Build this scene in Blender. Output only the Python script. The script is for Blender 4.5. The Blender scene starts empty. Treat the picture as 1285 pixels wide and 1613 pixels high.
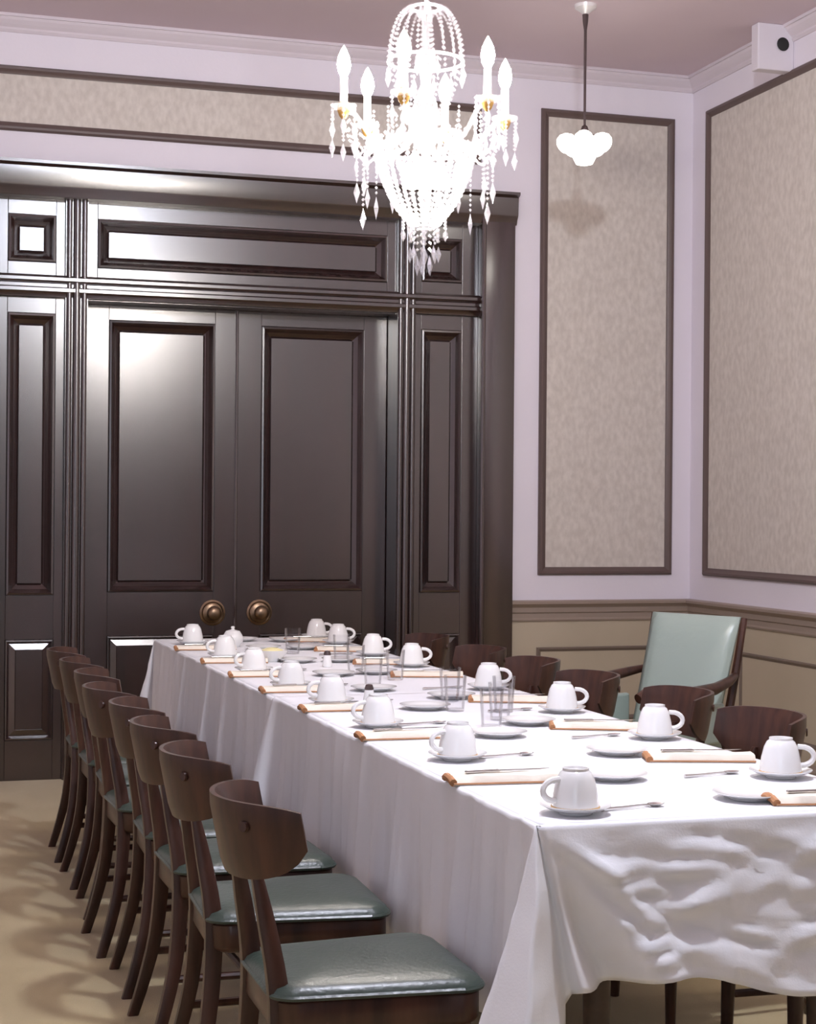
import bpy, bmesh, math, random
from mathutils import Vector, Matrix, noise
R = math.radians
random.seed(7)
scn = bpy.context.scene
COL = scn.collection

# ------------------------------------------------------------------ camera
cam_d = bpy.data.cameras.new('camera')
cam_d.sensor_fit = 'HORIZONTAL'
cam_d.sensor_width = 36.0
cam_d.lens = 36.0 * 2650.0 / 1285.0
cam_d.clip_start = 0.05
cam = bpy.data.objects.new('camera', cam_d)
COL.objects.link(cam)
yaw = math.atan2(0.296, 0.955)
cam.matrix_world = (Matrix.Translation((0, 0, 1.35)) @ Matrix.Rotation(-yaw, 4, 'Z')
                    @ Matrix.Rotation(R(90), 4, 'X') @ Matrix.Rotation(0.008, 4, 'Z'))
scn.camera = cam

# ------------------------------------------------------------------ world, light, exposure
world = bpy.data.worlds.new('world'); scn.world = world
world.use_nodes = True
bg = world.node_tree.nodes['Background']
bg.inputs[0].default_value = (0.75, 0.85, 1.0, 1); bg.inputs[1].default_value = 1.0
scn.view_settings.view_transform = 'Standard'
scn.view_settings.look = 'None'
scn.view_settings.gamma = 1.0
scn.view_settings.use_curve_mapping = False
scn.view_settings.exposure = 0.3
scn.cycles.transparent_max_bounces = 40
GLOBE = 640.0       # second ceiling lamp of the room, above the near end of the table, out of view
BULB = 420.0       # chandelier flame bulbs
BASKET = 150.0     # bulbs inside the crystal basket
FILL = 2.5           # cool fill light from the added window behind the viewpoint
PEND = 6.0        # opal shades of the corner pendant

# ------------------------------------------------------------------ materials
MATS = {}
def mat(name, col, rough=0.5, metal=0.0, spec=0.5, coat=0.0, coat_ior=1.5, coat_rough=0.12, bump=None, vary=None, sheen=0.0):
    m = bpy.data.materials.new(name); m.use_nodes = True
    nt = m.node_tree; b = nt.nodes['Principled BSDF']
    b.inputs['Base Color'].default_value = (*col, 1)
    b.inputs['Roughness'].default_value = rough
    b.inputs['Metallic'].default_value = metal
    b.inputs['Specular IOR Level'].default_value = spec
    b.inputs['Coat Weight'].default_value = coat
    b.inputs['Coat Roughness'].default_value = coat_rough
    b.inputs['Coat IOR'].default_value = coat_ior
    b.inputs['Sheen Weight'].default_value = sheen
    tc = None
    def coords(scale):
        t = nt.nodes.new('ShaderNodeTexCoord'); mp = nt.nodes.new('ShaderNodeMapping')
        mp.inputs['Scale'].default_value = scale
        nt.links.new(t.outputs['Object'], mp.inputs['Vector']); return mp
    if vary:
        scale, col2, detail = vary[:3]
        mp = coords(scale); n = nt.nodes.new('ShaderNodeTexNoise')
        n.inputs['Scale'].default_value = 1.0; n.inputs['Detail'].default_value = detail
        nt.links.new(mp.outputs[0], n.inputs['Vector'])
        r = nt.nodes.new('ShaderNodeValToRGB')
        r.color_ramp.elements[0].position = 0.32; r.color_ramp.elements[1].position = 0.7
        r.color_ramp.elements[0].color = (*col, 1); r.color_ramp.elements[1].color = (*col2, 1)
        nt.links.new(n.outputs['Fac'], r.inputs['Fac'])
        nt.links.new(r.outputs['Color'], b.inputs['Base Color'])
    if bump:
        scale, strength = bump
        mp = coords(scale); n = nt.nodes.new('ShaderNodeTexNoise')
        n.inputs['Scale'].default_value = 1.0; n.inputs['Detail'].default_value = 4
        nt.links.new(mp.outputs[0], n.inputs['Vector'])
        bp = nt.nodes.new('ShaderNodeBump'); bp.inputs['Strength'].default_value = strength
        bp.inputs['Distance'].default_value = 0.01
        nt.links.new(n.outputs['Fac'], bp.inputs['Height'])
        nt.links.new(bp.outputs['Normal'], b.inputs['Normal'])
    MATS[name] = m; return m

def emit(name, col, strength):
    m = bpy.data.materials.new(name); m.use_nodes = True
    nt = m.node_tree; nt.nodes.clear()
    o = nt.nodes.new('ShaderNodeOutputMaterial'); e = nt.nodes.new('ShaderNodeEmission')
    e.inputs[0].default_value = (*col, 1); e.inputs[1].default_value = strength
    nt.links.new(e.outputs[0], o.inputs[0]); MATS[name] = m; return m

mat('plaster', (0.75, 0.70, 0.775), 0.7, bump=((60, 60, 60), 0.05), vary=((1.5, 1.5, 1.5), (0.79, 0.74, 0.81), 3))
mat('left_panelling', (0.10, 0.06, 0.045), 0.5)
mat('ceiling_paint', (0.66, 0.545, 0.60), 0.8, vary=((1.2, 1.2, 1.2), (0.70, 0.585, 0.635), 3))
mat('cornice_paint', (0.66, 0.59, 0.64), 0.6)
mat('wallpaper', (0.55, 0.495, 0.45), 0.75, vary=((38, 38, 22), (0.66, 0.605, 0.555), 2))
mat('moulding_paint', (0.115, 0.078, 0.072), 0.45)
mat('dado_paint', (0.45, 0.385, 0.285), 0.5, vary=((3, 3, 3), (0.49, 0.42, 0.315), 3))
mat('dado_rail_paint', (0.30, 0.235, 0.195), 0.4)
mat('dado_line_paint', (0.17, 0.13, 0.105), 0.45)
mat('door_wood', (0.013, 0.004, 0.0038), 0.35, spec=0.2, coat=1.0, coat_ior=2.1, coat_rough=0.25, vary=((26, 26, 1.3), (0.034, 0.011, 0.0095), 6), bump=((30, 30, 1.5), 0.03))
mat('chair_wood', (0.026, 0.009, 0.006), 0.36, spec=0.4, coat=0.15, vary=((30, 30, 4), (0.074, 0.028, 0.017), 5))
mat('table_wood', (0.04, 0.022, 0.016), 0.4, vary=((5, 30, 30), (0.07, 0.038, 0.026), 5))
mat('green_vinyl', (0.036, 0.052, 0.041), 0.34, spec=0.5, bump=((90, 90, 90), 0.12))
mat('pale_green_leather', (0.33, 0.40, 0.365), 0.30, spec=0.6, bump=((40, 40, 40), 0.1))
mat('linen', (0.83, 0.83, 0.86), 0.85, sheen=0.15, bump=((220, 220, 220), 0.06))
mat('china', (0.84, 0.83, 0.82), 0.12, coat=0.3)
mat('gold', (0.62, 0.36, 0.10), 0.3, metal=0.7)
mat('brass', (0.30, 0.21, 0.14), 0.36, metal=1.0)
mat('bronze', (0.30, 0.20, 0.16), 0.6, metal=0.1)
mat('steel', (0.62, 0.6, 0.58), 0.22, metal=1.0)
mat('napkin', (0.80, 0.73, 0.62), 0.85, bump=((90, 90, 90), 0.1))
mat('napkin_border', (0.42, 0.20, 0.09), 0.8)
mat('carpet', (0.43, 0.335, 0.165), 0.95, sheen=0.3, vary=((5, 2, 5), (0.50, 0.40, 0.215), 6), bump=((300, 300, 300), 0.4))
mat('white_plastic', (0.70, 0.65, 0.71), 0.45)
mat('black', (0.01, 0.01, 0.01), 0.6)
mat('butter', (0.80, 0.72, 0.38), 0.5)
mat('white_metal', (0.75, 0.72, 0.72), 0.3, metal=0.2)
mat('dark_metal', (0.12, 0.09, 0.09), 0.35, metal=0.8)
emit('flame', (1.0, 0.92, 0.84), BULB)
emit('basket_bulb', (1.0, 0.92, 0.84), BASKET)
emit('fill_glow', (0.74, 0.85, 1.0), FILL)  # cool fill emission, used only on the added window
emit('globe_light', (0.82, 0.88, 1.0), GLOBE)
emit('opal', (1.0, 0.93, 0.84), PEND)

def crystal_mat(name, clear):
    m = bpy.data.materials.new(name); m.use_nodes = True
    nt = m.node_tree; nt.nodes.clear()
    o = nt.nodes.new('ShaderNodeOutputMaterial')
    t = nt.nodes.new('ShaderNodeBsdfTransparent'); t.inputs[0].default_value = (0.97, 0.97, 1, 1)
    g = nt.nodes.new('ShaderNodeBsdfGlossy'); g.inputs['Roughness'].default_value = 0.06
    d = nt.nodes.new('ShaderNodeBsdfTranslucent'); d.inputs[0].default_value = (0.9, 0.9, 0.93, 1)
    d2 = nt.nodes.new('ShaderNodeBsdfDiffuse'); d2.inputs[0].default_value = (0.9, 0.9, 0.93, 1)
    m1 = nt.nodes.new('ShaderNodeMixShader'); m1.inputs[0].default_value = 0.4
    m2 = nt.nodes.new('ShaderNodeMixShader'); m2.inputs[0].default_value = 0.72
    m3 = nt.nodes.new('ShaderNodeMixShader'); m3.inputs[0].default_value = clear
    nt.links.new(d.outputs[0], m1.inputs[1]); nt.links.new(d2.outputs[0], m1.inputs[2])
    nt.links.new(m1.outputs[0], m2.inputs[1]); nt.links.new(g.outputs[0], m2.inputs[2])
    nt.links.new(m2.outputs[0], m3.inputs[1]); nt.links.new(t.outputs[0], m3.inputs[2])
    nt.links.new(m3.outputs[0], o.inputs[0]); MATS[name] = m
crystal_mat('crystal', 0.6)
crystal_mat('crystal_fine', 0.84)

def glass_mat():
    m = bpy.data.materials.new('clear_glass'); m.use_nodes = True
    nt = m.node_tree; nt.nodes.clear()
    o = nt.nodes.new('ShaderNodeOutputMaterial')
    t = nt.nodes.new('ShaderNodeBsdfTransparent'); t.inputs[0].default_value = (0.975, 0.975, 0.98, 1)
    g = nt.nodes.new('ShaderNodeBsdfGlossy'); g.inputs['Roughness'].default_value = 0.03
    lw = nt.nodes.new('ShaderNodeFresnel'); lw.inputs[0].default_value = 1.35
    mx = nt.nodes.new('ShaderNodeMixShader')
    mu = nt.nodes.new('ShaderNodeMath'); mu.operation = 'MULTIPLY'; mu.inputs[1].default_value = 0.4
    nt.links.new(lw.outputs[0], mu.inputs[0]); nt.links.new(mu.outputs[0], mx.inputs[0]); nt.links.new(t.outputs[0], mx.inputs[1]); nt.links.new(g.outputs[0], mx.inputs[2])
    nt.links.new(mx.outputs[0], o.inputs[0]); MATS['clear_glass'] = m
glass_mat()

# ------------------------------------------------------------------ helpers
class MB:
    def __init__(s): s.v = []; s.f = []
    def add(s, vs, fs):
        o = len(s.v); s.v += [tuple(v) for v in vs]; s.f += [tuple(i + o for i in f) for f in fs]; return s
    def box(s, x0, x1, y0, y1, z0, z1, bev=0.0):
        if bev <= 0:
            vs = [(x0,y0,z0),(x1,y0,z0),(x1,y1,z0),(x0,y1,z0),(x0,y0,z1),(x1,y0,z1),(x1,y1,z1),(x0,y1,z1)]
            return s.add(vs, [(3,2,1,0),(4,5,6,7),(0,1,5,4),(1,2,6,5),(2,3,7,6),(3,0,4,7)])
        bm = bmesh.new(); bmesh.ops.create_cube(bm, size=1.0)
        for v in bm.verts:
            v.co = Vector(((x0+x1)/2 + v.co.x*(x1-x0), (y0+y1)/2 + v.co.y*(y1-y0), (z0+z1)/2 + v.co.z*(z1-z0)))
        bmesh.ops.bevel(bm, geom=bm.edges[:], offset=min(bev, 0.45*min(x1-x0, y1-y0, z1-z0)), segments=2, affect='EDGES', profile=0.5)
        bm.verts.index_update()
        s.add([v.co[:] for v in bm.verts], [[v.index for v in f.verts] for f in bm.faces]); bm.free(); return s
    def rings(s, x0, x1, z0, z1, y, loops, cap=True):
        """nested rectangles on a wall facing -y: loops = [(inset, proud)], proud > 0 towards the room"""
        o = []
        for ins, pr in loops:
            o.append([(x0+ins, y-pr, z0+ins), (x1-ins, y-pr, z0+ins), (x1-ins, y-pr, z1-ins), (x0+ins, y-pr, z1-ins)])
        vs = [p for l in o for p in l]; fs = []
        for k in range(len(o)-1):
            for i in range(4):
                a, b2 = k*4+i, k*4+(i+1) % 4
                fs.append((a, b2, b2+4, a+4))
        if cap: k = (len(o)-1)*4; fs.append((k, k+1, k+2, k+3))
        return s.add(vs, fs)
    def tube(s, pts, radii, n=8, caps=True):
        pts = [Vector(p) for p in pts]
        if not isinstance(radii, (list, tuple)): radii = [radii]*len(pts)
        vs = []; fs = []; up = Vector((0.31, 0.17, 0.93)).normalized(); pu = None
        for i, p in enumerate(pts):
            d = (pts[min(i+1, len(pts)-1)] - pts[max(i-1, 0)]).normalized()
            if pu is None:
                a = d.cross(up); a = a.normalized() if a.length > 1e-3 else d.orthogonal().normalized()
            else:
                a = (pu - d*pu.dot(d)).normalized()
            pu = a; b2 = d.cross(a)
            for k in range(n):
                t = 2*math.pi*k/n
                vs.append(p + (a*math.cos(t) + b2*math.sin(t))*radii[i])
        m = len(pts)
        for i in range(m-1):
            for k in range(n):
                fs.append((i*n+k, i*n+(k+1) % n, (i+1)*n+(k+1) % n, (i+1)*n+k))
        if caps: fs.append(tuple(range(n-1, -1, -1))); fs.append(tuple((m-1)*n+k for k in range(n)))
        return s.add(vs, fs)
    def lathe(s, prof, n=24, c=(0, 0, 0)):
        vs = []; fs = []
        for r, z in prof:
            for k in range(n):
                t = 2*math.pi*k/n; vs.append((c[0]+r*math.cos(t), c[1]+r*math.sin(t), c[2]+z))
        for i in range(len(prof)-1):
            for k in range(n):
                fs.append((i*n+k, i*n+(k+1) % n, (i+1)*n+(k+1) % n, (i+1)*n+k))
        return s.add(vs, fs)
    def bead(s, c, r, h=None):
        h = h or r; x, y, z = c
        return s.add([(x+r,y,z),(x,y+r,z),(x-r,y,z),(x,y-r,z),(x,y,z+h),(x,y,z-h)],
                     [(0,1,4),(1,2,4),(2,3,4),(3,0,4),(1,0,5),(2,1,5),(3,2,5),(0,3,5)])
    def mesh(s, name, m, smooth=False, M=None):
        me = bpy.data.meshes.new(name)
        vs = [tuple(M @ Vector(v)) for v in s.v] if M is not None else s.v
        me.from_pydata(vs, [], s.f); me.validate()
        bm = bmesh.new(); bm.from_mesh(me)
        bmesh.ops.remove_doubles(bm, verts=bm.verts, dist=1e-6)
        bmesh.ops.recalc_face_normals(bm, faces=bm.faces); bm.to_mesh(me); bm.free()
        me.materials.append(MATS[m])
        if smooth:
            for p in me.polygons: p.use_smooth = True
            if smooth != 'all':
                try: me.set_sharp_from_angle(angle=R(40))
                except Exception: pass
        return me
    def build(s, name, m, parent=None, smooth=False, M=None, **kw):
        return link(name, s.mesh(name, m, smooth, M), parent, **kw)

def link(name, me, parent=None, loc=None, rot=None, label=None, cat=None, group=None, kind=None):
    o = bpy.data.objects.new(name, me); COL.objects.link(o)
    if parent is not None: o.parent = parent
    if loc is not None: o.location = loc
    if rot is not None: o.rotation_euler = rot
    tag(o, label, cat, group, kind); return o
def tag(o, label=None, cat=None, group=None, kind=None):
    if label: o['label'] = label
    if cat: o['category'] = cat
    if group: o['group'] = group
    if kind: o['kind'] = kind
    return o
def empty(name, loc=(0, 0, 0), rz=0.0, **kw):
    o = bpy.data.objects.new(name, None); COL.objects.link(o)
    o.location = loc; o.rotation_euler = (0, 0, rz); o.empty_display_size = 0.1
    return tag(o, **kw)
def copy_tree(o, parent=None):
    c = o.copy(); COL.objects.link(c); c.parent = parent
    for ch in [x for x in o.children]: copy_tree(ch, c)
    return c
def dup(root, loc, rz, label):
    c = copy_tree(root); c.location = loc; c.rotation_euler = (0, 0, rz); c['label'] = label; return c
ORD = ['first', 'second', 'third', 'fourth', 'fifth', 'sixth', 'seventh', 'eighth', 'ninth', 'tenth']

# ------------------------------------------------------------------ room shell
XL, XR, YF, YB, ZC = -2.6, 4.286, -2.2, 8.51, 3.78
YD = 8.71                        # plane of the door leaves (deep reveal)
MB().box(XL-0.2, XR+0.2, YF-0.2, YB+0.5, -0.08, 0.0).build('floor', 'carpet', label='tan fitted carpet covering the dining room floor', kind='structure')
MB().box(XL-0.2, XR+0.2, YF-0.2, YB+0.5, ZC, ZC+0.08).build('ceiling', 'ceiling_paint', label='mauve painted ceiling above the table', kind='structure')
# back wall: pieces around the opening that holds the door joinery
OX0, OX1, OZ1 = 0.34, 3.19, 3.00
wb = MB()
wb.box(XL, OX0, YB, YB+0.3, 0, ZC); wb.box(OX1, XR+0.2, YB, YB+0.3, 0, ZC); wb.box(OX0, OX1, YB, YB+0.3, OZ1, ZC)
wall_back = wb.build('wall_back', 'plaster', label='pinkish white wall that holds the dark double doors', kind='structure')
wall_right = MB().box(XR, XR+0.2, YF, YB, 0, ZC).build('wall_right', 'plaster', label='pinkish white side wall with large framed panel', kind='structure')
MB().box(XL-0.2, XL, YF, YB, 0, ZC).build('wall_left', 'plaster', label='pinkish white wall out of view opposite the side wall', kind='structure')
FX0, FX1, FZ0, FZ1 = -2.2, -0.3, 0.9, 2.9
wf = MB()
wf.box(XL, FX0, YF-0.2, YF, 0, ZC); wf.box(FX1, XR, YF-0.2, YF, 0, ZC)
wf.box(FX0, FX1, YF-0.2, YF, 0, FZ0); wf.box(FX0, FX1, YF-0.2, YF, FZ1, ZC)
wf.build('wall_front', 'left_panelling', label='dark panelled wall with an added fill window behind the viewpoint', kind='structure')
win = empty('fill_window_1', ((FX0+FX1)/2, YF, FZ0), label='added glowing window behind the viewpoint for cool fill light', kind='structure')  # made-up unseen window; its glowing panes add cool fill from the camera side
MW = Matrix.Translation((-(FX0+FX1)/2, -YF, -FZ0))
for k in range(3):
    u = FX0 + (FX1-FX0)*k/2
    MB().box(max(FX0, u-0.03), min(FX1, u+0.03), YF-0.10, YF-0.04, FZ0, FZ1).build('fill_window_bar', 'cornice_paint', win, M=MW)
    z = FZ0 + (FZ1-FZ0)*k/2
    MB().box(FX0, FX1, YF-0.10, YF-0.04, max(FZ0, z-0.03), min(FZ1, z+0.03)).build('fill_window_bar', 'cornice_paint', win, M=MW)
for a in range(2):
    for b_ in range(2):
        u = FX0 + (FX1-FX0)*a/2; z = FZ0 + (FZ1-FZ0)*b_/2
        MB().box(u+0.03, u+(FX1-FX0)/2-0.03, YF-0.075, YF-0.065, z+0.03, z+(FZ1-FZ0)/2-0.03).build('fill_pane', 'fill_glow', win, M=MW)

# cornice at the ceiling (profiles swept along both walls)
def sweep_back(name, prof, x0, x1, m, label, parent=None):
    b = MB(); n = len(prof)
    vs = [(x0, YB-w, z) for w, z in prof] + [(x1, YB-w, z) for w, z in prof]
    fs = [(i, (i+1) % n, n+(i+1) % n, n+i) for i in range(n)] + [tuple(range(n)), tuple(range(2*n-1, n-1, -1))]
    return b.add(vs, fs).build(name, m, parent, label=label, kind=None if parent else 'structure')
def sweep_right(name, prof, y0, y1, m, label, parent=None):
    b = MB(); n = len(prof)
    vs = [(XR-w, y0, z) for w, z in prof] + [(XR-w, y1, z) for w, z in prof]
    fs = [(i, (i+1) % n, n+(i+1) % n, n+i) for i in range(n)] + [tuple(range(n)), tuple(range(2*n-1, n-1, -1))]
    return b.add(vs, fs).build(name, m, parent, label=label, kind=None if parent else 'structure')
crown = [(0, 3.70), (0.008, 3.70), (0.016, 3.712), (0.016, 3.722), (0.03, 3.735), (0.045, 3.752), (0.052, 3.765), (0.062, 3.765), (0.062, 3.78), (0, 3.78)]
sweep_back('trim_1', crown, XL, XR, 'cornice_paint', 'slim moulded ceiling cornice along the door wall')
sweep_right('trim_2', crown, YF, YB, 'cornice_paint', 'slim moulded ceiling cornice along the side wall')

# framed wallpaper panels on the plaster: field + four mitred moulding strips
def strip(mb, p, q, wid, dep, inward):
    """a mitred strip from p to q (u, v), width towards `inward`, rounded profile"""
    p = Vector(p); q = Vector(q); inw = Vector(inward); d = (q-p).normalized()
    prof = [(0, 0), (0, dep*0.55), (wid*0.2, dep), (wid*0.45, dep), (wid*0.7, dep*0.55), (wid, dep*0.4), (wid, 0)]
    vs = []
    for e, sgn in ((p, 1), (q, -1)):
        for w, h in prof:
            c = e + inw*w + d*w*sgn; vs.append((c.x, -h, c.y))
    n = len(prof)
    mb.add(vs, [(i, (i+1) % n, n+(i+1) % n, n+i) for i in range(n)] + [tuple(range(n)), tuple(range(2*n-1, n-1, -1))])
def wall_panel(M, u0, u1, v0, v1, parent, wid=0.042, dep=0.022, mm='moulding_paint', fm='wallpaper', name='wallpaper_panel'):
    f = MB().box(u0+0.01, u1-0.01, -0.004, 0.0, v0+0.01, v1-0.01).build(name, fm, parent, M=M)
    for p, q, inw in (((u0, v0), (u1, v0), (0, 1)), ((u1, v0), (u1, v1), (-1, 0)), ((u1, v1), (u0, v1), (0, -1)), ((u0, v1), (u0, v0), (1, 0))):
        s = MB(); strip(s, p, q, wid, dep, inw); s.build('moulding', mm, f, smooth=True, M=M)
MBK = Matrix.Translation((0, YB, 0))
MRT = Matrix.Translation((XR, 0, 0)) @ Matrix.Rotation(R(-90), 4, 'Z')     # local u -> -y, local -y -> -x
wall_panel(MBK, 0.10, 3.03, 3.215, 3.535, wall_back)
wall_panel(MBK, 3.375, 4.17, 1.015, 3.545, wall_back)
wall_panel(MBK, XL+0.3, -0.3, 1.015, 3.545, wall_back)
for y1_, y0_ in ((8.325, 5.75), (5.5, 2.9), (2.65, 0.05)):
    wall_panel(MRT, -y1_, -y0_, 1.015, 3.56, wall_right)
# dado: painted lower wall, chair rail, framed fields, skirting
dado = [(0, 0), (0.006, 0), (0.006, 0.8), (0, 0.8)]
sweep_back('dado', dado, 3.215, XR, 'dado_paint', None, wall_back)
sweep_back('dado', dado, XL, 0.31, 'dado_paint', None, wall_back)
sweep_right('dado', dado, YF, YB, 'dado_paint', None, wall_right)
rail = [(0, 0.762), (0.012, 0.762), (0.016, 0.772), (0.014, 0.782), (0.014, 0.806), (0.022, 0.812), (0.022, 0.838), (0.034, 0.85), (0.044, 0.858), (0.044, 0.872), (0.03, 0.878), (0, 0.878)]
sweep_back('trim_3', rail, 3.216, XR, 'dado_rail_paint', 'moulded brown chair rail right of the doors')
sweep_right('trim_4', rail, YF, YB, 'dado_rail_paint', 'moulded brown chair rail along the side wall')
wall_panel(MBK @ Matrix.Translation((0, -0.006, 0)), 3.37, 4.12, 0.22, 0.622, wall_back, 0.024, 0.012, 'dado_line_paint', 'dado_paint', 'dado_panel')
for y1_, y0_ in ((7.90, 6.1), (5.7, 3.9), (3.5, 1.7)):
    wall_panel(MRT @ Matrix.Translation((0, -0.006, 0)), -y1_, -y0_, 0.22, 0.632, wall_right, 0.024, 0.012, 'dado_line_paint', 'dado_paint', 'dado_panel')
skirt = [(0, 0), (0.024, 0), (0.024, 0.11), (0.014, 0.13), (0.010, 0.145), (0, 0.145)]
sweep_back('baseboard_back', skirt, 3.216, XR, 'dado_rail_paint', 'brown skirting board right of the doors')
sweep_right('baseboard_right', skirt, YF, YB, 'dado_rail_paint', 'brown skirting board along the side wall')

# ------------------------------------------------------------------ door joinery
sur = empty('trim_5', (1.765, YB, 0), label='dark polished wood surround with transom around the double doors', kind='structure')
TS = Matrix.Translation((-1.765, -YB, 0))
YJ = YB + 0.04                       # face of the fixed framing, a little behind the casing
def wood(name, mb, parent=sur, smooth=False): return mb.build(name, 'door_wood', parent, smooth, M=TS)
# outer casing: flat boards with a bead at the inner edge
for s in (-1, 1):
    b = MB(); xa, xb = (3.035, 3.215) if s > 0 else (0.315, 0.495)
    b.box(xa, xb, YB-0.05, YB+0.12, 0, 2.935, 0.006)
    xi = xa if s > 0 else xb
    b.tube([(xi, YB-0.052, 0), (xi, YB-0.052, 2.93)], 0.012, 8)
    wood('casing', b, smooth=True)
# cornice board over the whole surround
prof = [(-0.1, 2.895), (0.045, 2.895), (0.05, 2.905), (0.055, 2.92), (0.066, 2.935), (0.07, 2.945), (0.075, 3.035), (0.10, 3.047), (0.10, 3.062), (-0.1, 3.062)]
b = MB(); n = len(prof)
vs = [(0.30, YB-w, z) for w, z in prof] + [(3.222, YB-w, z) for w, z in prof]
b.add(vs, [(i, (i+1) % n, n+(i+1) % n, n+i) for i in range(n)] + [tuple(range(n)), tuple(range(2*n-1, n-1, -1))])
wood('cornice', b, smooth=True)
# mullions with three reeds
for xa, xb in ((0.845, 0.955), (2.575, 2.675)):
    b = MB(); b.box(xa, xb, YJ-0.03, YD+0.05, 0, 2.90)
    w = (xb-xa)
    for k, (q, r_) in enumerate(((0.16, 0.014), (0.5, 0.019), (0.84, 0.014))):
        b.tube([(xa+w*q, YJ-0.032, 0), (xa+w*q, YJ-0.032, 2.90)], r_, 10)
    wood('mullion', b, smooth=True)
# transom rail, moulded, overhanging the doors
prof = [(-0.16, 2.405), (0.030, 2.405), (0.034, 2.42), (0.048, 2.432), (0.048, 2.448), (0.038, 2.455), (0.038, 2.47), (0.055, 2.485), (0.055, 2.50), (0.028, 2.515), (-0.16, 2.515)]
n = len(prof); b = MB()
vs = [(0.49, YJ-w, z) for w, z in prof] + [(3.04, YJ-w, z) for w, z in prof]
b.add(vs, [(i, (i+1) % n, n+(i+1) % n, n+i) for i in range(n)] + [tuple(range(n)), tuple(range(2*n-1, n-1, -1))])
wood('transom_rail', b, smooth=True)
# framed panel: flat frame, dark sloping moulding, raised field
def framed(parent, x0, x1, z0, z1, px0, px1, pz0, pz1, y, slope=0.058, M=TS, lower=False):
    """frame face x0..x1/z0..z1 on plane y, one panel opening px/pz; returns nothing"""
    b = MB()
    mw = 0.020 if lower else slope
    if lower:
        loops = [(0, 0.0), (0.003, 0.008), (0.009, 0.009), (0.013, 0.0), (0.020, -0.014)]
        field = [(0, -0.014), (0.030, -0.0058), (0.033, -0.003)]
    else:
        loops = [(0, 0.0), (0.004, 0.010), (0.013, 0.012), (0.020, 0.003), (0.031, -0.014), (0.046, -0.028), (mw, -0.037)]
        field = [(0, -0.037), (0.002, -0.026)]
    b.rings(px0, px1, pz0, pz1, y, loops, cap=False)
    b.build('panel_moulding', 'door_wood', parent, M=M)
    b = MB()
    b.rings(px0+mw, px1-mw, pz0+mw, pz1-mw, y, field, cap=True)
    b.build('panel_field', 'door_wood', parent, M=M)
def frame_face(mb, x0, x1, zs, px0, px1, y, th=0.05):
    """stiles and rails around stacked openings; zs = [(pz0, pz1), ...] bottom to top with outer z0, z1 first"""
    z0, z1 = zs[0]; op = zs[1:]
    mb.box(x0, px0, y, y+th, z0, z1, 0.002); mb.box(px1, x1, y, y+th, z0, z1, 0.002)
    zz = z0
    for a, b_ in op:
        mb.box(px0, px1, y, y+th, zz, a, 0.002); zz = b_
    mb.box(px0, px1, y, y+th, zz, z1, 0.002)
# fixed side columns and transom
for xa, xb, pa, pb in ((0.495, 0.845, 0.565, 0.80), (2.675, 3.035, 2.715, 2.945)):
    c = link('side_panel', None, sur)
    b = MB(); frame_face(b, xa, xb, [(0, 2.405), (0.20, 0.70), (0.92, 2.325)], pa, pb, YJ); b.build('side_frame', 'door_wood', c, M=TS)
    framed(c, 0, 0, 0, 0, pa, pb, 0.92, 2.325, YJ)
    framed(c, 0, 0, 0, 0, pa, pb, 0.20, 0.70, YJ, lower=True)
    c2 = link('transom_panel', None, sur)
    b = MB(); frame_face(b, xa, xb, [(2.515, 2.90), (2.58, 2.815)], pa, pb, YJ); b.build('transom_frame', 'door_wood', c2, M=TS)
    framed(c2, 0, 0, 0, 0, pa, pb, 2.58, 2.815, YJ)
c3 = link('transom_panel', None, sur)
b = MB(); frame_face(b, 0.955, 2.575, [(2.515, 2.90), (2.565, 2.812)], 1.005, 2.525, YJ); b.build('transom_frame', 'door_wood', c3, M=TS)
framed(c3, 0, 0, 0, 0, 1.005, 2.525, 2.565, 2.812, YJ)
# head and jamb linings behind, so the recess is closed
b = MB(); b.box(0.30, 3.22, YD+0.10, YD+0.14, 0, 3.0); b.box(0.955, 2.575, YJ, YD+0.1, 2.40, 2.41)
wood('lining', b)

def door(name, x0, x1, pa, pb, knob_x, label):
    d = empty(name, ((x0+x1)/2, YD, 0), label=label, kind='structure')
    M = Matrix.Translation((-(x0+x1)/2, -YD, 0))
    b = MB(); frame_face(b, x0, x1, [(0.012, 2.40), (0.22, 0.70), (0.925, 2.325)], pa, pb, YD, 0.06)
    b.build('door_frame', 'door_wood', d, M=M)
    framed(d, 0, 0, 0, 0, pa, pb, 0.925, 2.325, YD, M=M)
    framed(d, 0, 0, 0, 0, pa, pb, 0.22, 0.70, YD, M=M, lower=True)
    k = empty('door_knob', (0, 0, 0)); k.parent = d
    kx, kz = knob_x-(x0+x1)/2, 0.815
    MK = Matrix.Translation((kx, 0, kz)) @ Matrix.Rotation(R(90), 4, 'X')
    MB().lathe([(0, 0.0), (0.066, 0.0), (0.068, 0.006), (0.058, 0.012), (0.052, 0.009), (0.046, 0.014), (0.0, 0.016)], 28).build('rosette', 'brass', k, True, M=MK)
    MB().lathe([(0, 0.012), (0.016, 0.014), (0.014, 0.03), (0.03, 0.042), (0.039, 0.056), (0.034, 0.072), (0.018, 0.080), (0, 0.082)], 24).build('knob', 'brass', k, 'all', M=MK)
    return d
d1 = door('door_1', 0.940, 1.752, 1.085, 1.637, 1.632, 'left leaf of the dark polished double doors with brass knob')
d2 = door('door_2', 1.756, 2.572, 1.883, 2.445, 1.882, 'right leaf of the dark polished double doors with brass knob')
MB().tube([(1.752-0.94-0.406, -0.004, 0.012), (1.752-0.94-0.406, -0.004, 2.40)], 0.008, 8).build('astragal', 'door_wood', d1, True)

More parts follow.
